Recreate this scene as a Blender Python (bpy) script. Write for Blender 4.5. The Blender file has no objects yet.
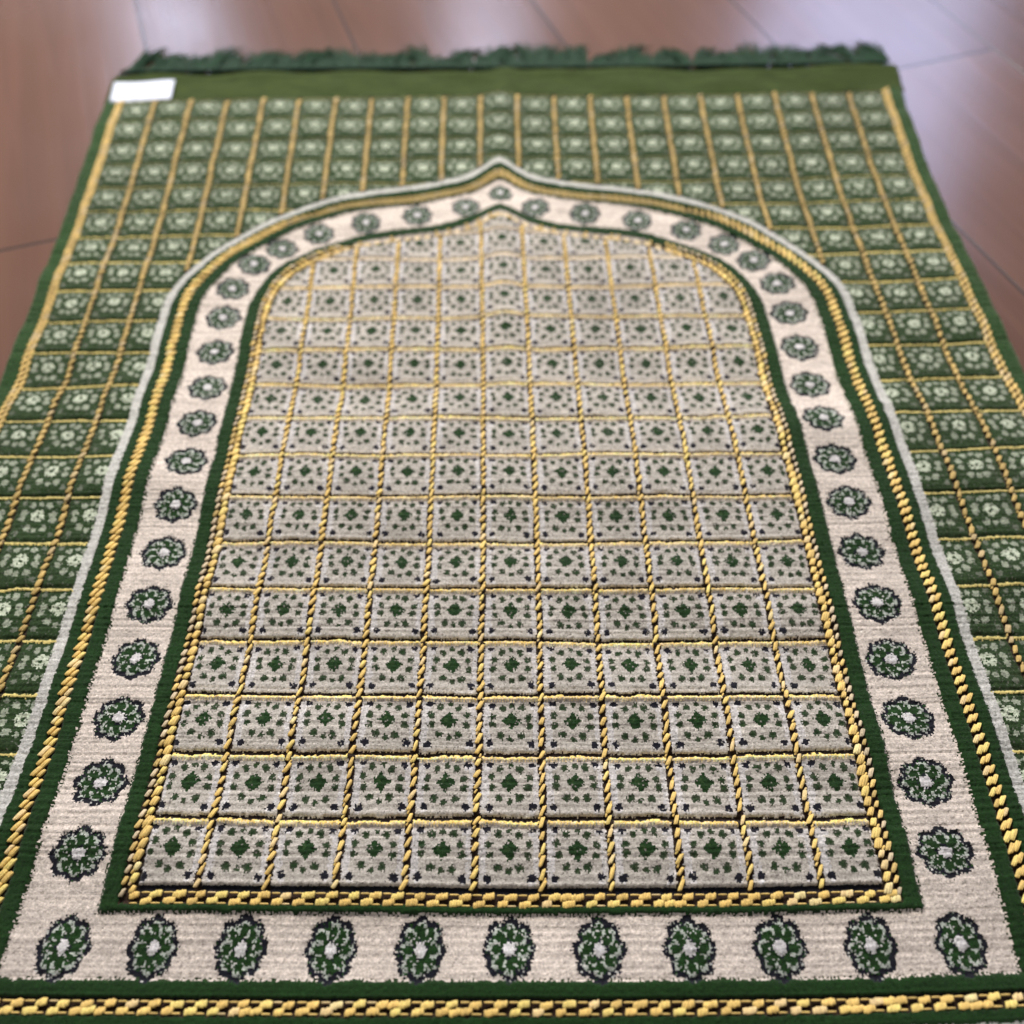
import bpy, math, random
import numpy as np
from mathutils import Vector

rng = np.random.default_rng(7)
random.seed(7)
S = 0.032                      # one woven square of the rug is 32 mm
sc = bpy.context.scene
col = sc.collection

# ------------------------------------------------------------------ camera
F_PX, PITCH, YAW, ROLL = 908.0, 0.95168, -0.00562, -0.00684
CAM = (5.5389 * S, -3.15866 * S, 13.88732 * S)
cp, sp = math.cos(PITCH), math.sin(PITCH)
fw, up, rt = Vector((0, cp, -sp)), Vector((0, sp, cp)), Vector((1, 0, 0))
r2 = rt * math.cos(ROLL) + up * math.sin(ROLL)
u2 = -rt * math.sin(ROLL) + up * math.cos(ROLL)
def yawed(v):
    c, s = math.cos(YAW), math.sin(YAW)
    return Vector((c * v.x - s * v.y, s * v.x + c * v.y, v.z))
r2, u2, fw = yawed(r2), yawed(u2), yawed(fw)
cam_d = bpy.data.cameras.new('camera')
cam = bpy.data.objects.new('camera', cam_d); col.objects.link(cam)
from mathutils import Matrix
cam.matrix_world = Matrix(((r2.x, u2.x, -fw.x, CAM[0]), (r2.y, u2.y, -fw.y, CAM[1]),
                           (r2.z, u2.z, -fw.z, CAM[2]), (0, 0, 0, 1)))
cam_d.sensor_width = 36; cam_d.lens = F_PX / 1024 * 36
cam_d.clip_start = 0.02; cam_d.clip_end = 60
cam_d.dof.use_dof = True
cam_d.dof.focus_distance = 0.458
cam_d.dof.aperture_fstop = 4.0
cam_d.dof.aperture_blades = 0
sc.camera = cam

# ------------------------------------------------------------------ light
world = bpy.data.worlds.new('World'); sc.world = world; world.use_nodes = True
bg = world.node_tree.nodes['Background']
bg.inputs[0].default_value = (0.97, 0.96, 1.0, 1); bg.inputs[1].default_value = 0.34
def area(name, loc, target, sx, sy, power, color):
    l = bpy.data.lights.new(name, 'AREA'); l.shape = 'RECTANGLE'
    l.size = sx; l.size_y = sy; l.energy = power; l.color = color
    o = bpy.data.objects.new(name, l); col.objects.link(o)
    o.location = loc
    o.rotation_euler = (Vector(target) - Vector(loc)).to_track_quat('-Z', 'Y').to_euler()
    return o
# three panes of the far window whose sheen lies on the polished floor, and the daylight from above left
area('window_light', (-1.25, 3.7, 2.0), (-1.1, 0.6, 0.4), 0.34, 1.5, 15, (0.66, 0.74, 1.0))
area('window_light', (0.10, 3.7, 2.0), (0.1, 0.6, 0.4), 0.24, 1.5, 12, (0.70, 0.74, 1.0))
area('window_light', (1.75, 3.7, 2.0), (1.5, 0.6, 0.4), 0.95, 1.5, 34, (0.55, 0.64, 1.0))
area('daylight', (-0.05, 1.35, 1.20), (0.17, 0.30, 0), 0.7, 0.5, 45, (1.0, 0.965, 0.915))
sc.view_settings.view_transform = 'Standard'; sc.view_settings.look = 'None'
sc.view_settings.gamma = 1; sc.view_settings.exposure = 0
sc.view_settings.use_curve_mapping = False
sc.render.engine = 'CYCLES'

# ------------------------------------------------------------------ how the cloth lies
WX = [0.0195, -0.2253, -0.151, 0.1321, -0.0993, -0.1483, 0.0533, 0.0164, 0.3072, 0.1314, 0.1385, 0.0359]
WY = [-0.0018, -0.1115, -0.0202, 0.0901, 0.1847, 0.0139, 0.1487, -0.0781, 0.0229, 0.0149, -0.1362, -0.0596]
def lie(i, r, h=0.0):
    """woven coordinates (column i, row r, height h above the ground weave) -> metres"""
    i = np.asarray(i, float); r = np.asarray(r, float)
    a = (np.clip(i, -6, 17) - 5.5) / 11; b = (np.clip(r, -2, 22) - 10) / 11; o = np.ones_like(a)
    T = [o, a, b, a*a, a*b, b*b, a**3, a*a*b, a*b*b, b**3, a*b**3, b**4]
    x = i + sum(t * w for t, w in zip(T, WX)); y = r + sum(t * w for t, w in zip(T, WY))
    z = np.interp(r, [-3, 0, 1, 2, 3, 4, 5, 6, 7, 7.5, 8, 8.5, 9, 9.5, 10, 12, 13, 16, 21, 24],
                  [0, 0, 0, .01, .02, .035, .045, .055, .060, .10, .145, .125, .07, .035, .02, .015, .02, .01, 0, 0])
    z = z + .14 * np.exp(-((i - 5.5) / .45) ** 2) * np.clip((r - 9) / 3, 0, 1) * np.clip((24 - r) / 3, 0, 1)
    z = z + .018 * np.sin(r * 2.1 + i * .35) * np.sin(i * .55 + 1.3 + r * .2) + .012 * np.sin(i * 1.9 + r * .7)
    z = z + .02 * np.sin(r * 1.05 + .6) 
    # small ripples of the cloth between the hands that laid it
    z = z + .050 * np.sin(r * 2.9 + .9 * np.sin(i * .7)) * (.35 + .65 * np.sin(i * .43 + r * .31) ** 2) * np.clip((13 - r) / 3, .25, 1)
    z = z + .016 * np.sin(r * 4.3 + i * .8 + 2) * np.sin(i * 1.3 - r * .5)
    return np.stack([x * S, y * S, (z + h) * S], -1)
FLOOR_Z = -0.25 * S

# ------------------------------------------------------------------ materials
def new_mat(name):
    m = bpy.data.materials.new(name); m.use_nodes = True
    nt = m.node_tree; nt.nodes.clear()
    out = nt.nodes.new('ShaderNodeOutputMaterial'); b = nt.nodes.new('ShaderNodeBsdfPrincipled')
    nt.links.new(b.outputs[0], out.inputs[0])
    return m, nt, b
def node(nt, kind, **kw):
    n = nt.nodes.new(kind)
    for k, v in kw.items():
        if k in n.inputs: n.inputs[k].default_value = v
        else: setattr(n, k, v)
    return n
def fabric(name, color=None, sheen=.25, scale=(1500, 1500, 1500), bump=.0006, rough=.9, vary=.35, sheen_tint=(1, 1, 1, 1), spec=.15):
    m, nt, b = new_mat(name)
    tc = node(nt, 'ShaderNodeTexCoord'); mp = node(nt, 'ShaderNodeMapping'); mp.inputs['Scale'].default_value = scale
    nt.links.new(tc.outputs['Object'], mp.inputs[0])
    nz = node(nt, 'ShaderNodeTexNoise', Scale=1.0, Detail=3.0, Roughness=.65)
    nt.links.new(mp.outputs[0], nz.inputs['Vector'])
    mr = node(nt, 'ShaderNodeMapRange'); mr.inputs[1].default_value = .25; mr.inputs[2].default_value = .75
    mr.inputs[3].default_value = 1 - vary; mr.inputs[4].default_value = 1 + vary
    nt.links.new(nz.outputs['Fac'], mr.inputs[0])
    mul = node(nt, 'ShaderNodeVectorMath', operation='SCALE')
    if color is None:
        at = node(nt, 'ShaderNodeAttribute'); at.attribute_name = 'yarn'
        nt.links.new(at.outputs['Color'], mul.inputs[0])
    else:
        mul.inputs[0].default_value = color
    nt.links.new(mr.outputs[0], mul.inputs['Scale'])
    nt.links.new(mul.outputs[0], b.inputs['Base Color'])
    b.inputs['Roughness'].default_value = rough
    b.inputs['Specular IOR Level'].default_value = spec
    b.inputs['Sheen Weight'].default_value = sheen
    b.inputs['Sheen Roughness'].default_value = .45
    b.inputs['Sheen Tint'].default_value = sheen_tint
    bp = node(nt, 'ShaderNodeBump', Strength=.8, Distance=bump)
    nt.links.new(nz.outputs['Fac'], bp.inputs['Height']); nt.links.new(bp.outputs[0], b.inputs['Normal'])
    return m
M_pile = fabric('woven_pile', scale=(900, 2600, 1500), sheen=.16, sheen_tint=(.95, 1, .85, 1))
M_panel = fabric('cream_woven_pile', scale=(900, 2600, 1500), sheen=.22, sheen_tint=(1, .98, .93, 1))
M_field = fabric('green_woven_pile', scale=(900, 2600, 1500), sheen=.30, sheen_tint=(1, 1, .72, 1))
M_gold = fabric('gold_yarn', None, scale=(2600, 900, 1200), sheen=.08, bump=.0006, rough=.5, vary=.34, spec=.4)
M_end = fabric('flat_green_cloth', (.026, .040, .007), scale=(60, 420, 200), sheen=.05, bump=.0006, vary=.45, sheen_tint=(1, 1, .6, 1))
M_tassel = fabric('tassel_yarn', (.010, .034, .014), scale=(900, 900, 900), sheen=.10, bump=.0004, vary=.4)
M_label = fabric('label_cloth', (.52, .54, .62), scale=(1500, 1500, 1500), sheen=.0, bump=.0001, vary=.04, rough=.6, spec=.4)

def floor_material():
    m, nt, b = new_mat('polished_plank_floor')
    tc = node(nt, 'ShaderNodeTexCoord'); mp = node(nt, 'ShaderNodeMapping')
    mp.inputs['Rotation'].default_value = (0, 0, math.radians(-18.3))
    nt.links.new(tc.outputs['Object'], mp.inputs[0])
    br = node(nt, 'ShaderNodeTexBrick'); br.offset = .37
    # planks run along the rotated Y: swap axes for the brick texture
    sx = node(nt, 'ShaderNodeSeparateXYZ'); cx = node(nt, 'ShaderNodeCombineXYZ')
    nt.links.new(mp.outputs[0], sx.inputs[0])
    ax = node(nt, 'ShaderNodeMath', operation='ADD'); ax.inputs[1].default_value = PLANK_SHIFT
    nt.links.new(sx.outputs['X'], ax.inputs[0])
    ay = node(nt, 'ShaderNodeMath', operation='ADD'); ay.inputs[1].default_value = 0.27
    nt.links.new(sx.outputs['Y'], ay.inputs[0])
    nt.links.new(ay.outputs[0], cx.inputs['X']); nt.links.new(ax.outputs[0], cx.inputs['Y'])
    nt.links.new(cx.outputs[0], br.inputs['Vector'])
    br.inputs['Scale'].default_value = 1; br.inputs['Brick Width'].default_value = 1.25
    br.inputs['Row Height'].default_value = 0.192; br.inputs['Mortar Size'].default_value = 0.0016
    br.inputs['Mortar Smooth'].default_value = .3
    br.inputs['Color1'].default_value = (.080, .036, .022, 1); br.inputs['Color2'].default_value = (.125, .060, .038, 1)
    br.inputs['Mortar'].default_value = (.035, .024, .02, 1)
    g = node(nt, 'ShaderNodeMapping'); g.inputs['Scale'].default_value = (2.5, 60, 1)
    nt.links.new(cx.outputs[0], g.inputs[0])
    nz = node(nt, 'ShaderNodeTexNoise', Scale=1.0, Detail=6.0, Roughness=.6, Distortion=.6)
    nt.links.new(g.outputs[0], nz.inputs['Vector'])
    mr = node(nt, 'ShaderNodeMapRange'); mr.inputs[3].default_value = .7; mr.inputs[4].default_value = 1.3
    nt.links.new(nz.outputs['Fac'], mr.inputs[0])
    mul = node(nt, 'ShaderNodeVectorMath', operation='SCALE')
    nt.links.new(br.outputs['Color'], mul.inputs[0]); nt.links.new(mr.outputs[0], mul.inputs['Scale'])
    nt.links.new(mul.outputs[0], b.inputs['Base Color'])
    n2 = node(nt, 'ShaderNodeTexNoise', Scale=7.0, Detail=3.0)
    nt.links.new(cx.outputs[0], n2.inputs['Vector'])
    mr2 = node(nt, 'ShaderNodeMapRange'); mr2.inputs[3].default_value = .16; mr2.inputs[4].default_value = .32
    nt.links.new(n2.outputs['Fac'], mr2.inputs[0]); nt.links.new(mr2.outputs[0], b.inputs['Roughness'])
    inv = node(nt, 'ShaderNodeMath', operation='SUBTRACT'); inv.inputs[0].default_value = 1
    nt.links.new(br.outputs['Fac'], inv.inputs[1])
    bp = node(nt, 'ShaderNodeBump', Strength=.6, Distance=.001)
    nt.links.new(inv.outputs[0], bp.inputs['Height'])
    bp2 = node(nt, 'ShaderNodeBump', Strength=.25, Distance=.0006)
    nt.links.new(nz.outputs['Fac'], bp2.inputs['Height']); nt.links.new(bp.outputs[0], bp2.inputs['Normal'])
    nt.links.new(bp2.outputs[0], b.inputs['Normal'])
    b.inputs['Specular IOR Level'].default_value = .5
    return m
PLANK_SHIFT = 0.0
_a = math.radians(-18.3)
# a seam passes through woven point (0.28, 26.58)
_px, _py = .28 * S, 26.58 * S
PLANK_SHIFT = -(_px * math.cos(_a) - _py * math.sin(_a)) + 0.0
PLANK_SHIFT += 0.192 * 4
M_floor = floor_material()

# ------------------------------------------------------------------ mesh helpers
def mesh_object(name, co, quads, mat, parent=None, colors=None, smooth=False, tris=None):
    me = bpy.data.meshes.new(name)
    co = np.asarray(co, np.float32); quads = np.asarray(quads, np.int32)
    me.vertices.add(len(co)); me.vertices.foreach_set('co', co.ravel())
    n = len(quads); k = quads.shape[1]
    me.loops.add(n * k); me.loops.foreach_set('vertex_index', quads.ravel())
    me.polygons.add(n)
    me.polygons.foreach_set('loop_start', np.arange(0, n * k, k, dtype=np.int32))
    me.polygons.foreach_set('loop_total', np.full(n, k, np.int32))
    me.polygons.foreach_set('use_smooth', np.full(n, smooth, bool))
    me.update(calc_edges=True)
    if colors is not None:
        at = me.attributes.new('yarn', 'FLOAT_COLOR', 'FACE')
        c = np.ones((n, 4), np.float32); c[:, :3] = colors
        at.data.foreach_set('color', c.ravel())
    me.materials.append(mat)
    o = bpy.data.objects.new(name, me); col.objects.link(o)
    if parent: o.parent = parent
    return o

# ------------------------------------------------------------------ the floor
fl = mesh_object('floor', [(-4, -3, FLOOR_Z), (5, -3, FLOOR_Z), (5, 6, FLOOR_Z), (-4, 6, FLOOR_Z)], [(0, 1, 2, 3)], M_floor)
fl['kind'] = 'structure'

# ------------------------------------------------------------------ the rug
rug = bpy.data.objects.new('prayer_rug', None); col.objects.link(rug)
rug.location = (0, 0, 0)
rug['label'] = 'green and cream woven prayer rug with gold cords, pointed arch and rosette border'
rug['category'] = 'rug'

INNER = [(0, 15.83), (.41, 15.68), (.9, 15.46), (1.39, 15.27), (1.86, 15.16), (2.35, 15.08), (2.82, 14.99), (3.3, 14.87),
         (3.76, 14.68), (4.22, 14.44), (4.72, 14.14), (5.08, 13.82), (5.38, 13.42), (5.58, 13.0), (5.70, 12.48), (5.75, 11.8), (5.75, 10.5), (5.75, -3)]
OUTER = [(0, 17.71), (.4, 17.43), (.9, 17.13), (1.41, 16.97), (1.9, 16.83), (2.4, 16.73), (2.9, 16.64), (3.39, 16.53), (3.88, 16.41),
         (4.36, 16.23), (4.93, 15.98), (5.40, 15.69), (5.83, 15.34), (6.26, 14.95), (6.67, 14.5), (7.07, 14.0), (7.42, 13.46),
         (7.62, 13.0), (7.72, 12.5), (7.75, 11.9), (7.75, 10.8), (7.75, -3)]
def smooth_curve(P, n=6):
    P = np.array(P); out = []
    E = np.vstack([2 * P[0] - P[1], P, 2 * P[-1] - P[-2]])
    for k in range(len(P) - 1):
        p0, p1, p2, p3 = E[k:k + 4]
        for t in np.arange(n) / n:
            out.append(.5 * (2*p1 + (p2 - p0)*t + (2*p0 - 5*p1 + 4*p2 - p3)*t*t + (3*p1 - p0 - 3*p2 + p3)*t**3))
    out.append(P[-1]); return np.array(out)
CI, CO_ = smooth_curve(INNER), smooth_curve(OUTER)
def dist_poly(px, py, C):
    d = np.full(px.shape, 1e9)
    for a, b in zip(C[:-1], C[1:]):
        ab = b - a; t = np.clip(((px - a[0]) * ab[0] + (py - a[1]) * ab[1]) / (ab @ ab + 1e-12), 0, 1)
        d = np.minimum(d, (px - a[0] - t * ab[0]) ** 2 + (py - a[1] - t * ab[1]) ** 2)
    return np.sqrt(d)
def inside(px, py, C):
    # region below the arch and left of its side, closed along x = 0
    xs, ys = C[:, 0], C[:, 1]
    k = np.argmax(xs > xs.max() - 1e-3)
    edge = np.interp(px, xs[:k + 1], ys[:k + 1], right=-1e9)
    return py < edge
def s_field(i, r):
    """0 at the rim of the cream panel, growing outwards through the arch frame"""
    c = np.abs(i - 5.5); s = c - 5.5
    m = r > 9
    if np.any(m):
        px, py = c[m], r[m]
        di, do = dist_poly(px, py, CI), dist_poly(px, py, CO_)
        ii, io = inside(px, py, CI), inside(px, py, CO_)
        v = np.where(ii, .25 - di, np.where(io, .25 + 2 * di / (di + do + 1e-9), 2.25 + do))
        s = s.copy(); s[m] = v
    sb = np.interp(-r, [-30, -.05, .02, .18, .28, 1.13, 1.36, 1.55, 1.72, 1.9, 12],
                   [-30, -.2, -.12, .12, .38, 1.53, 1.8, 1.98, 2.18, 2.37, 12.5])
    return np.where(r < 9, np.maximum(s, sb), s)

K = 44
I0, I1, R0, R1 = -5.5, 16.5, -5.0, 21.08
ni, nr = int(round((I1 - I0) * K)), int(round((R1 - R0) * K))
gi = I0 + np.arange(ni + 1) / K; gr = R0 + np.arange(nr + 1) / K
ci, cr = np.meshgrid((gi[:-1] + gi[1:]) / 2, (gr[:-1] + gr[1:]) / 2)      # one face is one knot
def rnd(*s): return rng.standard_normal(s)
def wobble(shape, k, amp):
    """smooth random field: yarns are never quite straight"""
    g = rnd(shape[0] // k + 3, shape[1] // k + 3)
    y = np.linspace(0, g.shape[0] - 1.001, shape[0]); x = np.linspace(0, g.shape[1] - 1.001, shape[1])
    y0, x0 = y.astype(int), x.astype(int); fy, fx = (y - y0)[:, None], (x - x0)[None]
    fy = fy*fy*(3-2*fy); fx = fx*fx*(3-2*fx)
    return amp * ((g[y0][:, x0] * (1-fx) + g[y0][:, x0+1] * fx) * (1-fy) + (g[y0+1][:, x0] * (1-fx) + g[y0+1][:, x0+1] * fx) * fy)
sh = ci.shape
s = s_field(ci, cr)
J = .0060
ii = ci + J * rnd(*sh) + wobble(sh, 12, .009); rr = cr + J * rnd(*sh) + wobble(sh, 12, .009)
sj = s + .007 * rnd(*sh) + wobble(sh, 10, .006)

C_CREAM = np.array((.555, .478, .415)); C_GREY = np.array((.40, .362, .315)); C_WHITE = np.array((.58, .55, .54))
C_GREEN = np.array((.008, .030, .005)); C_DEEP = np.array((.013, .034, .008)); C_NAVY = np.array((.006, .006, .012))
C_BROWN = np.array((.030, .016, .010)); C_GOLD = np.array((.88, .60, .18)); C_PALEGOLD = np.array((.80, .62, .36))
C_OLIVE = np.array((.015, .030, .008)); C_SILVER = np.array((.45, .435, .40)); C_RL = np.array((.31, .33, .285))

colr = np.zeros(sh + (3,)); hgt = np.zeros(sh); colr[:] = C_GREEN
def put(mask, c, h=None, mix=1.0):
    colr[mask] = colr[mask] * (1 - mix) + np.asarray(c) * mix
    if h is not None: hgt[mask] = h
panel = sj < -.12
frame = (sj >= -.12) & (sj < 2.37)
outer = sj >= 2.37
a = ii - np.floor(ii); b = rr - np.floor(rr)
ca, cb = np.floor(ci), np.floor(cr)
# a little random size per square so no two squares are alike
hsh = np.sin(ca * 127.1 + cb * 311.7) * 43758.5453; hsh = hsh - np.floor(hsh)
hs2 = np.sin(ca * 269.5 + cb * 183.3) * 24634.633; hs2 = hs2 - np.floor(hs2)
def blob(x, y, rx, ry=None):
    ry = ry or rx
    ang = hsh * 6.28
    ox = .012 * np.sin(ang + x * 40 + y * 17); oy = .012 * np.cos(ang * 1.7 + x * 23 + y * 31)
    return ((a - x - ox) / rx) ** 2 + ((b - y - oy) / ry) ** 2 < 1 + .16 * rnd(*sh)
SMALL = [(.35, .80, .052), (.66, .80, .055), (.51, .845, .040), (.35, .335, .055), (.67, .325, .057), (.51, .285, .042),
         (.215, .66, .052), (.215, .515, .050), (.79, .65, .050), (.79, .50, .053)]
CORN = [(.18, .865, .055), (.835, .865, .055), (.175, .195, .058), (.84, .195, .058)]
# cream panel
put(panel, C_GREY)
put(panel & ((a < .17) | (a > .86)), C_WHITE * .86, mix=.7)
put(panel & (b < .17), C_GREY * 1.12)
for x, y, q in CORN:
    put(panel & blob(x, y - .055, q * .9, q * .6), C_WHITE, mix=.7)
    put(panel & blob(x, y, q * 1.05, q), C_NAVY)
for n, (x, y, q) in enumerate(SMALL):
    put(panel & blob(x, y, q * 1.14), C_OLIVE, mix=.95)
    put(panel & blob(x, y, q * .6), C_GREEN, mix=.8)
cen = (np.abs(a - .51) / .15 + np.abs(b - .575) / .155) < 1 + .08 * rnd(*sh)
cen |= blob(.51, .575, .078) | blob(.51, .665, .022, .05) | blob(.51, .485, .02, .045)
put(panel & cen, C_GREEN, .0)
put(panel & blob(.465, .60, .03), C_OLIVE * 2.2, mix=.5)
# stray light knots in the flowers, stray dark knots in the ground
put(panel & (rng.random(sh) < .030), C_GREY * .55)
put(panel & (b > .895) & (b < .93), C_CREAM * .95)
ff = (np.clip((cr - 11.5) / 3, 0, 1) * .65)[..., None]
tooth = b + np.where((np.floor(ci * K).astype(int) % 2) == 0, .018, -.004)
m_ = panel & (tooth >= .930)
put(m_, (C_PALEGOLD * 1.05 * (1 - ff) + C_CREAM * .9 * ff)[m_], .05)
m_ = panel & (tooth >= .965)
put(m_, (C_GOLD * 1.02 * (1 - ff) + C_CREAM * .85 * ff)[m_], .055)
put(panel & (b < .062), C_BROWN * .5 + C_NAVY * .5, -.05)
# green outer field
put(outer, C_DEEP)
LG = np.array((.30, .325, .245))
for x, y, q in SMALL: put(outer & blob(x, y, q * 1.25), LG, mix=.85)
for x, y, q in CORN: put(outer & blob(x, y, q * .9), LG * .5, mix=.8)
put(outer & blob(.51, .575, .135, .13), LG * 1.45)
put(outer & (blob(.51, .575, .035) | blob(.51, .66, .02) | blob(.44, .52, .018) | blob(.58, .52, .018)), C_GREEN)
put(outer & (rng.random(sh) < .04), LG * .3)
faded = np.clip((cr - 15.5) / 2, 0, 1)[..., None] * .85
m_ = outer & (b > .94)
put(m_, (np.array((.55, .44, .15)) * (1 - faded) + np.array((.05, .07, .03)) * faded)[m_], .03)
put(outer & (b < .06), C_DEEP * .6, -.03)
put(np.abs(ci - 5.5) > 10.60, C_GREEN * 1.4, .02)
# frame around the panel
put(frame & (sj < .38), C_GREEN, .05)
put(frame & (sj < .12), C_BROWN, -.02)
put(frame & (sj < .06) & (cr > 14) & (np.sin(ci * 26) > -.3), C_PALEGOLD * .75, .02)
put(frame & (sj > .09 ) & (sj < .38) & (cr > 14), C_GREEN, .02)
put(frame & (np.abs(sj - .05) < .05) & (cr > 14.6), C_CREAM * .8)
light = (sj >= .38) & (sj < 1.53)
put(light, C_CREAM, .0)
put(light & ((sj < .42) | (sj > 1.49)) & (rng.random(sh) < .4), C_OLIVE)
put((sj >= 1.53) & (sj < 1.80), C_GREEN, .05)
cc_ = np.abs(ci - 5.5)
shf = np.where(cr > 12, .14 * np.clip((4.2 - cc_) / 2, 0, 1), 0)
put((sj >= 1.80 - shf) & (sj < 1.98), C_GREEN, .03)
put((sj >= 1.80 - shf) & (sj < 1.98 - shf), C_BROWN, -.02)
m_ = (sj >= 1.74 - shf) & (sj < 2.05 - shf) & (cr > 12) & (cc_ < 4.6)
put(m_, np.array((.23, .17, .06)), .01)
put((sj >= 1.98) & (sj < 2.18), C_GREEN, .05)
put((sj >= 2.18) & (sj < 2.37), C_SILVER, .02)
put((cr < 0) & (np.abs(ci - 5.5) < 5.6) & (cr > -.03), C_NAVY, -.04)
put((np.abs(cr - .03) < .04) & panel, C_NAVY, -.05)
put((np.abs(cr + 1.365) < .03) & (np.abs(ci - 5.5) < 7.1), C_NAVY, -.03)
hgt = hgt + np.where(panel | outer, .040 * np.sqrt(np.clip(np.sin(np.pi * np.clip(a, 0, 1)) * np.sin(np.pi * np.clip(b, 0, 1)), 0, 1)), 0)
strip = (np.minimum(a, 1 - a) < .062) & ((panel & (cr > 0)) | outer)
put(strip & (np.abs(ii - np.round(ii)) < .055), C_BROWN * .7)
# rosettes
ARCH = [(.87, 16.0), (2.09, 15.72), (3.36, 15.41), (4.50, 15.02), (5.34, 14.46), (5.93, 13.84), (6.32, 13.02), (6.40, 12.05),
        (6.41, 11.0), (6.41, 9.95), (6.41, 8.90), (6.41, 7.87), (6.41, 6.82), (6.41, 5.76), (6.41, 4.69), (6.40, 3.65),
        (6.40, 2.6), (6.40, 1.55), (6.4, .5)]
def rosette(x, y, rx, ry, rot, size=1.0):
    m = (np.abs(ci - x) < .6) & (np.abs(cr - y) < .6)
    jj = np.where(m)
    dx, dy = ii[jj] - x, rr[jj] - y
    c, q = math.cos(rot), math.sin(rot)
    u, v = (dx * c + dy * q) / (rx * size), (-dx * q + dy * c) / (ry * size)
    n = len(u); rho = np.hypot(u, v) + .018 * rnd(n); ph = np.arctan2(v, u)
    lob = np.abs(np.cos(4 * ph)); edge = .87 + .14 * lob
    o = colr[jj]; h = hgt[jj]
    def p(mm, cc, hh=None):
        o[mm] = cc
        if hh is not None: h[mm] = hh
    p(rho < edge, C_RL * .8)
    p((rho < edge - .16) & (rho > .58) & (np.cos(8 * ph + .5) > .1), C_RL * 1.2)
    p((rho < edge - .2) & (rho > .55) & (np.cos(8 * ph + .5) < -.35), C_GREEN * 1.1)
    p((rho < .41 + .31 * lob) & (rho > .22), C_GREEN)
    p((rho < .62) & (rho > .40) & (np.abs(np.cos(4 * ph)) < .30), C_RL * 1.25)
    p((rho < edge) & (rho > edge - .20) & (rng.random(n) < .97), C_NAVY, -.015)
    p((rho < .31) & (rho > .24) & (np.cos(4 * ph) > 0), C_NAVY)
    p(rho < .23, C_WHITE * .92, .02)
    p((rng.random(n) < .04) & (rho < edge) & (rho > .24), C_GREEN * 1.6)
    st = rng.random(n) < .04
    p(st & (rho < edge), C_SILVER)
    p((rng.random(n) < .25) & (rho < edge + .05) & (rho >= edge), C_NAVY)
    colr[jj] = o; hgt[jj] = h
rosette(5.5, 16.42, .34, .36, 0, .92)
for n, (c, y) in enumerate(ARCH):
    # angle of the band here
    e = .05
    g = s_field(np.array([5.5 + c + e, 5.5 + c - e, 5.5 + c, 5.5 + c]), np.array([y, y, y + e, y - e]))
    ang = math.atan2(g[2] - g[3], g[0] - g[1])
    for sg in (1, -1):
        rosette(5.5 + sg * c, y, .425, .375, ang if sg > 0 else -ang, 1.0 if n else .95)
for k in range(-5, 6):
    rosette(5.54 + 1.255 * k, -.735, .368, .425, 0, 1.0)
# tone of each yarn: whole wefts differ a little, every knot differs a little
rowtone = 1 + .055 * rnd(sh[0], 1); 
seg = wobble(sh, 24, .045) + wobble(sh, 110, .05) + 1
colr *= (rowtone * seg * (1 + .125 * rnd(*sh)))[..., None]
pinch = 1 + wobble((sh[0], max(sh[1] // 6, 8)), 2, .07)
pinch = np.repeat(pinch, int(math.ceil(sh[1] / pinch.shape[1])), axis=1)[:, :sh[1]]
colr *= pinch[..., None]
colr = np.clip(colr, .003, .85)

# vertex heights: pile heights averaged from the knots plus yarn roughness
H = np.zeros((nr + 1, ni + 1)); W = np.zeros_like(H)
for dy in (0, 1):
    for dx in (0, 1):
        H[dy:dy + nr, dx:dx + ni] += hgt; W[dy:dy + nr, dx:dx + ni] += 1
H /= W
VI, VR = np.meshgrid(gi, gr)
H += .0050 * rnd(nr + 1, ni + 1) + .006 * rnd(nr + 1, 1)
edge_drop = np.minimum(np.minimum(VI - I0, I1 - VI), .12) / .12
H -= .20 * (1 - np.clip(edge_drop, 0, 1)) ** 2
VI2 = VI + .005 * rnd(*VI.shape) + .02 * np.sin(VR * 3.1) * (1 - edge_drop); VR2 = VR + .005 * rnd(*VR.shape)
XYZ = lie(VI2, VR2, H).reshape(-1, 3)
idx = np.arange((nr + 1) * (ni + 1)).reshape(nr + 1, ni + 1)
Q = np.stack([idx[:-1, :-1], idx[:-1, 1:], idx[1:, 1:], idx[1:, :-1]], -1)
def region(name, mask):
    q = Q[mask]; u, inv = np.unique(q, return_inverse=True)
    return mesh_object(name, XYZ[u], inv.reshape(-1, 4), {'outer_field': M_field, 'arch_panel': M_panel}.get(name, M_pile), rug, colr[mask], smooth=True)
base = s
o_panel = region('arch_panel', base < -.12)
o_panel['label'] = 'cream arch-shaped panel woven in small flowered squares'
o_frame = region('arch_border', (base >= -.12) & (base < 2.37))
o_frame['label'] = 'cream border band with a row of green rosettes between green stripes'
o_field = region('outer_field', base >= 2.37)
o_field['label'] = 'dark green outer field of light flowered squares'

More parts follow.
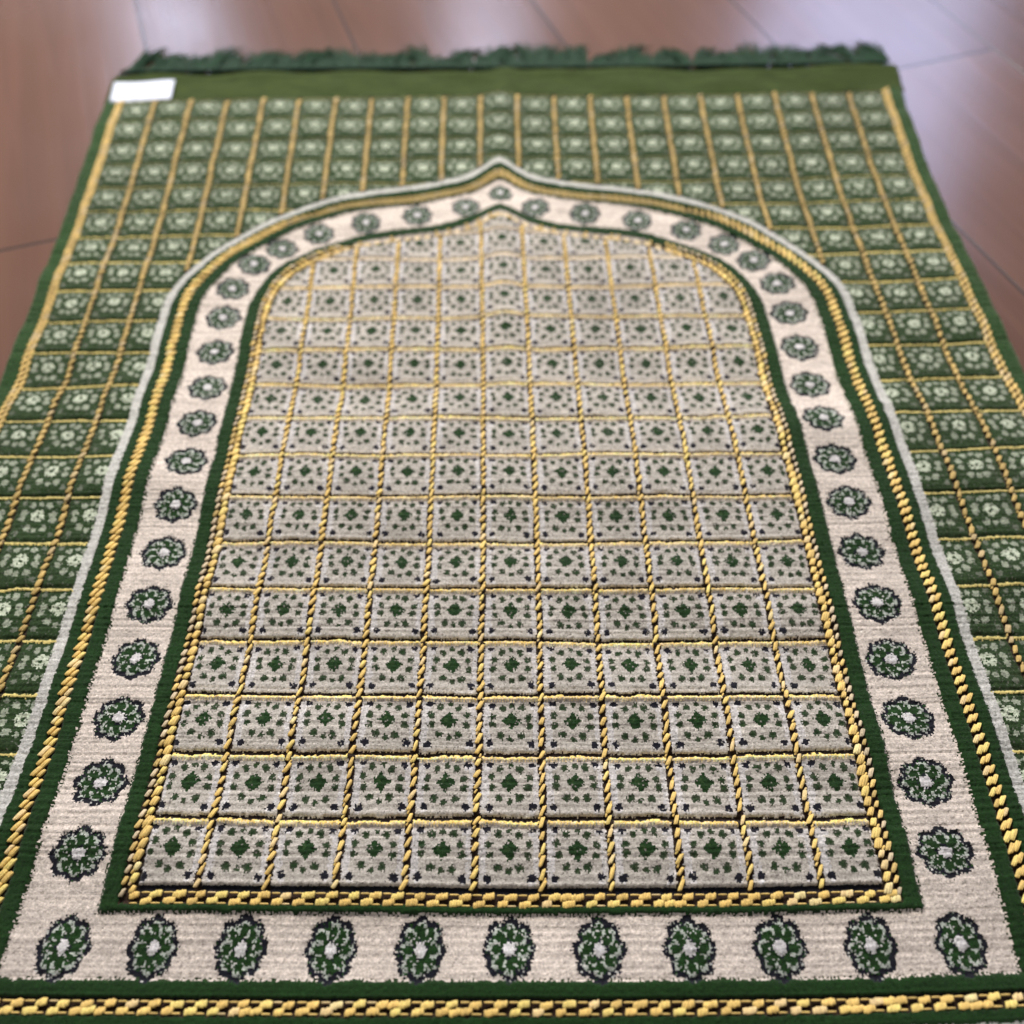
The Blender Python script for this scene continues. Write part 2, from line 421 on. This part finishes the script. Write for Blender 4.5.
# ------------------------------------------------------------------ raised gold stitches
def unit_stitch(nu=7, nv=7):
    v = []; f = []
    for j in range(1, nv):
        th = math.pi * j / nv
        for k in range(nu):
            p = 2 * math.pi * k / nu
            g_ = math.sin(th) ** .55
            v.append((math.copysign(abs(math.cos(th)) ** .9, math.cos(th)), g_ * math.cos(p), g_ * math.sin(p)))
    for j in range(nv - 2):
        for k in range(nu):
            f.append((j*nu + k, j*nu + (k+1) % nu, (j+1)*nu + (k+1) % nu, (j+1)*nu + k))
    return np.array(v), np.array(f)
UV_, UF = unit_stitch()
class Stitches:
    def __init__(s): s.v = []; s.f = []; s.c = []; s.n = 0
    def add(s, i, r, ang, length, width, height, color, z=.03, n=None, across=False):
        """a float centred at woven (i, r), its long axis turned by ang from +i: a bundle of n yarns side by side"""
        n = n if n is not None else (3 if width > .03 else 1)
        c, q = math.cos(ang), math.sin(ang)
        if n <= 1:
            s.yarn(i, r, ang, length, width, height, color, z); return
        if across:
            # short yarns standing across the float
            n = 5
            for k in range(n):
                t = (k + .5) / n * 2 - 1
                e = 1 - .22 * abs(t) ** 3
                ox = t * length * .84
                s.yarn(i + ox, r + random.uniform(-.006, .006) + .012 * t, math.radians(random.uniform(78, 92)),
                       width * 1.02 * e * random.uniform(.9, 1.12), length / n * 1.25, height * e, color * random.uniform(.85, 1.1), z)
            return
        for k in range(n):
            t = (k + .5) / n * 2 - 1
            oy = t * width * .64; ox = -t * length * .16 + random.uniform(-.04, .04) * length
            e = 1 - .10 * t * t
            s.yarn(i + ox * c - oy * q, r + ox * q + oy * c, ang + random.uniform(-.06, .06), length * e * random.uniform(.88, 1.04),
                   width / n * 1.45, height * (1 - .30 * t * t), color * random.uniform(.84, 1.10), z)
    def yarn(s, i, r, ang, length, width, height, color, z=.03):
        color = np.clip(color, 0, .88)
        u = UV_ * np.array([length, width, height])
        u[:, :2] *= (1 + .07 * np.sin(UV_[:, :1] * 5 + i * 9 + r * 7))
        c, q = math.cos(ang), math.sin(ang)
        x = i + u[:, 0] * c - u[:, 1] * q; y = r + u[:, 0] * q + u[:, 1] * c
        s.v.append(lie(x, y, z + u[:, 2])); s.f.append(UF + s.n); s.n += len(u)
        s.c.append(np.repeat(np.asarray(color)[None], len(UF), 0))
    def build(s, name, parent, label=None):
        if not s.v: return None
        o = mesh_object(name, np.vstack(s.v), np.vstack(s.f), M_gold, parent, np.vstack(s.c), smooth=True)
        if label: o['label'] = label
        return o
def gold(k=1.0):
    c = C_GOLD * random.uniform(.78, 1.08) * k
    if random.random() < .12: c = (C_PALEGOLD * .6 + C_GOLD * .4) * random.uniform(.9, 1.1) * k
    return np.clip(c, 0, .85)
def column_cord(i, runs, parent, k=1.0, w=.034, label=None):
    for ra, rb in runs:
        st = Stitches()
        r = ra + .06
        while r < rb - .05:
            step = .184 * random.uniform(.86, 1.14)
            x = i + random.uniform(-.010, .010)
            far = max(0, min(1, (r - 12) / 4))
            st.add(x, r, math.radians(90 - random.uniform(14, 34)), .086 * random.uniform(.85, 1.15) * (1 + .2 * far), w * random.uniform(.85, 1.2), .034, gold(k * (1 - .08 * far)), .045)
            if random.random() < .6:
                st.add(x + random.choice((-1, 1)) * .030, r + step * .5, math.radians(90 - random.uniform(15, 40)), .040, .018, .025, gold(k) * .9, .03)
            r += step
        st.build('column_cord', parent, label)
def runs_where(i, test):
    rr_ = np.arange(R0, 21.0, .02); sv = s_field(np.full(rr_.shape, float(i)), rr_); m = test(sv, rr_)
    out = []; start = None
    for k in range(len(rr_)):
        if m[k] and start is None: start = rr_[k]
        if (not m[k] or k == len(rr_) - 1) and start is not None:
            if rr_[k] - start > .25: out.append((start, rr_[k]))
            start = None
    return out
for i in range(1, 11):
    column_cord(i, runs_where(i, lambda q, r: (q < -.14) & (r > 0)), o_panel)
for i in range(-4, 16):
    column_cord(i, runs_where(i, lambda q, r: q > 2.40), o_field, k=.62, w=.048)
# dark ground beneath the column cords is woven in below; edge cords of the outer field
for i in (-5, 16):
    st = Stitches(); r = R0 + .1
    while r < 21.0:
        for dx in (-.05, .05):
            st.add(i + dx + random.uniform(-.008, .008), r + (dx > 0) * .08, math.radians(70), .10, .042, .036, gold(.72), .03)
        r += .17
    st.build('edge_cord', o_field)

def contour(s0):
    """half contour of the s field at s0, from the tip down the right side to the bottom, then to the middle"""
    pts = []
    base_c = CI if s0 < 1 else CO_
    # tip and arch: shoot from the curve point towards the other curve
    c = 5.5
    top = []
    for ang in np.linspace(0, 1, 260):
        th = math.radians(90 - 88 * ang)
        ts = np.linspace(4.0, 16, 900)
        ox, oy = 0.0, 6.0
        x = ox + ts * math.cos(th) * .8; y = oy + ts * math.sin(th)
        ok = y > 9.0
        if not ok.any(): break
        sv = s_field(c + x, y)
        k = np.where((sv[:-1] < s0) & (sv[1:] >= s0))[0]
        if len(k) == 0: continue
        k = k[-1]; t = (s0 - sv[k]) / (sv[k+1] - sv[k] + 1e-9)
        px, py = x[k] + t * (x[k+1] - x[k]), y[k] + t * (y[k+1] - y[k])
        if py < 9.3: break
        top.append((px, py))
    rb = float(np.interp(s0, [-.2, -.12, .12, .38, 1.53, 1.8, 1.98, 2.18], [.05, -.02, -.18, -.28, -1.13, -1.36, -1.55, -1.72]))
    top += [(5.5 + s0, 9.0), (5.5 + s0, rb)]
    return np.array(top), rb
def walk(P, step):
    d = np.hypot(*np.diff(P, axis=0).T); L = np.concatenate([[0], np.cumsum(d)])
    t = np.arange(step * .5, L[-1], step)
    x = np.interp(t, L, P[:, 0]); y = np.interp(t, L, P[:, 1])
    x2 = np.interp(t + .02, L, P[:, 0]); y2 = np.interp(t + .02, L, P[:, 1])
    x1 = np.interp(t - .02, L, P[:, 0]); y1 = np.interp(t - .02, L, P[:, 1])
    return x, y, np.arctan2(y2 - y1, x2 - x1)
def side_cord(name, s_in, s_out, kind, parent, label):
    st = Stitches()
    for sg in (1, -1):
        for lane, s0 in enumerate((s_in, s_out)):
            P, rb = contour(s0)
            x, y, a_ = walk(P, .158 if kind == 'knob' else .168)
            for n in range(len(x)):
                xx = 5.5 + sg * x[n]; an = a_[n] if sg > 0 else math.pi - a_[n]
                yy = y[n] + (.07 if lane else 0)
                lean = math.radians(-24) if kind == 'knob' else math.radians(-34)
                vert = abs(math.sin(an)) if y[n] > 12.5 else 1.0
                flat = max(0.0, min(1.0, (vert - .35) / .4))
                if kind == 'knob':
                    if flat < .3 and (lane == 1 or random.random() < .55): continue
                    if lane == 0:
                        big = random.uniform(.74, 1.26)
                        st.add(xx + random.uniform(-.012, .012), yy, an + lean, .084 * big, (.033 + .022 * flat) * big, .020 + .026 * flat, gold(.75 + .27 * flat), .02 + .025 * flat)
                        if random.random() < .5: st.add(xx + sg * .045, yy + .09, an + lean * 1.6, .045, .02, .03, gold(.95), .04)
                    else:
                        q = random.uniform(.8, 1.15)
                        st.add(xx + random.uniform(-.012, .012), yy, an + lean, .072 * q, .036 * q, .034, (C_PALEGOLD if random.random() < .6 else C_GOLD) * random.uniform(.62, 1.0) * (.97, 1.0, 1.1), .04)
                else:
                    q = random.uniform(.85, 1.18)
                    yy -= .14 * max(0, min(1, (4.2 - x[n]) / 2)) if y[n] > 12 else 0
                    st.add(xx + random.uniform(-.010, .010), yy, an + lean, .092 * q, (.028 + .012 * flat) * q, .015 + .024 * flat, gold(.52 + .50 * flat), .02 + .022 * flat)
    # across the bottom: two rows of short floats with dark checks between
    rows = (float(np.interp(s_in, [-.12, .12, 1.8, 1.98], [-.02, -.18, -1.37, -1.55])),
            float(np.interp(s_out, [-.12, .12, 1.8, 1.98], [-.02, -.18, -1.37, -1.55])))
    half = 5.5 + (s_in + s_out) / 2
    x = -half + .08; n = 0
    while x < half - .05:
        w = .098 * random.uniform(.88, 1.12)
        for lane in (0, 1):
            if (n + lane) % 2 == 0 or random.random() < .10:
                st.add(5.5 + x + w * .5 + (.03 if lane else -.01), rows[lane] + random.uniform(-.008, .008), math.radians(random.uniform(6, 20)), w * random.uniform(.85, 1.05), .048, .036, gold(1.04), .035, across=True)
            else:
                st.add(5.5 + x + w * .5, rows[lane] + (.028 if lane == 0 else -.026), 0.0, w * .7, .014, .018, gold(.8), .03, n=1)
        x += w * 1.62; n += 1
    return st.build(name, parent, label)
side_cord('inner_cord', -.055, .075, 'knob', o_frame, 'double gold cord lining the edge of the cream panel')
side_cord('outer_cord', 1.845, 1.93, 'rope', o_frame, 'twisted gold cord running between two green stripes')

# ------------------------------------------------------------------ end bands
def cloth(name, i0, i1, r0, r1, n_i, n_r, mat, hf, parent, label=None, thick=.05):
    a_, b_ = np.meshgrid(np.linspace(i0, i1, n_i), np.linspace(r0, r1, n_r))
    top = lie(a_, b_, hf(a_, b_)); bot = lie(a_, b_, hf(a_, b_) - thick)
    nn = n_i * n_r; id_ = np.arange(nn).reshape(n_r, n_i)
    q = np.stack([id_[:-1, :-1], id_[:-1, 1:], id_[1:, 1:], id_[1:, :-1]], -1).reshape(-1, 4)
    ring = np.concatenate([id_[0, :], id_[1:, -1], id_[-1, -2::-1], id_[-2:0:-1, 0]])
    sk = np.stack([ring, ring + nn, np.roll(ring, -1) + nn, np.roll(ring, -1)], -1)
    o = mesh_object(name, np.vstack([top.reshape(-1, 3), bot.reshape(-1, 3)]), np.vstack([q, q[:, ::-1] + nn, sk]), mat, parent, smooth=True)
    if label: o['label'] = label
    return o
def band_h(x, y):
    return -.05 + .022 * np.sin(x * 1.7 + y * 2.0) * np.sin(y * 3 + x * .6) + .02 * np.sin(x * .8 + 1) + .03 * np.exp(-((y - 22.35) / .12) ** 2) + .07 * np.exp(-((x - 5.7) / .3) ** 2) + .03 * np.sin(x * 2.3 + 2) * np.sin(y * 2.2) - .05 * np.clip((y - 22.4) / .2, 0, 1)
cloth('end_band', I0 + .03, I1 + .05, 21.07, 22.62, 260, 24, M_end, band_h, rug, 'plain olive green flat cloth band at the far end')
cloth('end_band', I0 + .08, I1 - .08, -6.4, -5.0, 200, 12, M_end, lambda x, y: -.06 + 0 * x, rug)

# sewn white label on the far left corner
lb = cloth('sewn_label', -5.30, -3.60, 21.02, 21.98, 24, 14, M_label, lambda x, y: .05 + .02 * np.sin(x * 3) + .015 * np.cos(y * 4), rug,
           'blank white cloth label at the far left corner', thick=.03)

# ------------------------------------------------------------------ fringe of tassels on the floor
fr_base = cloth('fringe', I0 + .1, I1 - .1, 22.58, 22.75, 240, 4, M_tassel, lambda x, y: -.10 + .02 * np.sin(x * 9) - .06 * (y - 22.58) / .17, rug,
                'dark green fringe of soft tufts lying on the floor')
def strand(pts, rad, n=5):
    P = np.array(pts); V = []; Fc = []
    for k, p in enumerate(P):
        t = P[min(k + 1, len(P) - 1)] - P[max(k - 1, 0)]; t /= np.linalg.norm(t) + 1e-9
        s1 = np.cross(t, (0, 0, 1.)); s1 /= np.linalg.norm(s1) + 1e-9; s2 = np.cross(s1, t)
        r_ = rad * (1.0 if k < len(P) - 1 else .35)
        for j in range(n):
            an = 2 * math.pi * j / n; V.append(p + r_ * (math.cos(an) * s1 + math.sin(an) * s2))
    for k in range(len(P) - 1):
        for j in range(n):
            Fc.append((k*n + j, k*n + (j+1) % n, (k+1)*n + (j+1) % n, (k+1)*n + j))
    return np.array(V), np.array(Fc)
x = I0 + .15
while x < I1 - .12:
    w = random.uniform(.20, .34)
    lean = random.uniform(-.35, .55); ln = random.choice((random.uniform(.95, 1.3), random.uniform(1.1, 1.65)))
    if random.random() < .16: ln *= .55
    V = []; Fc = []; n = 0
    for q in range(34):
        u = random.uniform(-1, 1)
        bx = x + w / 2 + u * w * .42
        fan = u * random.uniform(.02, .34) + lean
        l_ = ln * random.uniform(.72, 1.08)
        cz = random.uniform(0, 1); pts = []
        ph_ = random.uniform(0, 6.28)
        for k in range(6):
            t = k / 5
            wx_, wy_ = bx + fan * l_ * t * t + .03 * math.sin(ph_ + t * 7), 22.66 + l_ * t
            p = lie(np.float64(wx_), np.float64(wy_))
            h0 = -.06 * S; h1 = FLOOR_Z + (.02 + .16 * cz * (1 - t * .6)) * S
            e = min(1, t * 1.6)
            p[2] = h0 * (1 - e) + h1 * e + .03 * S * math.sin(ph_ + t * 5) * (1 - t)
            p[2] = max(p[2], FLOOR_Z + .018 * S)
            pts.append(p)
        v, f_ = strand(pts, .016 * S * random.uniform(.8, 1.3))
        V.append(v); Fc.append(f_ + n); n += len(v)
    mesh_object('tassel', np.vstack(V), np.vstack(Fc), M_tassel, fr_base, smooth=True)
    x += w
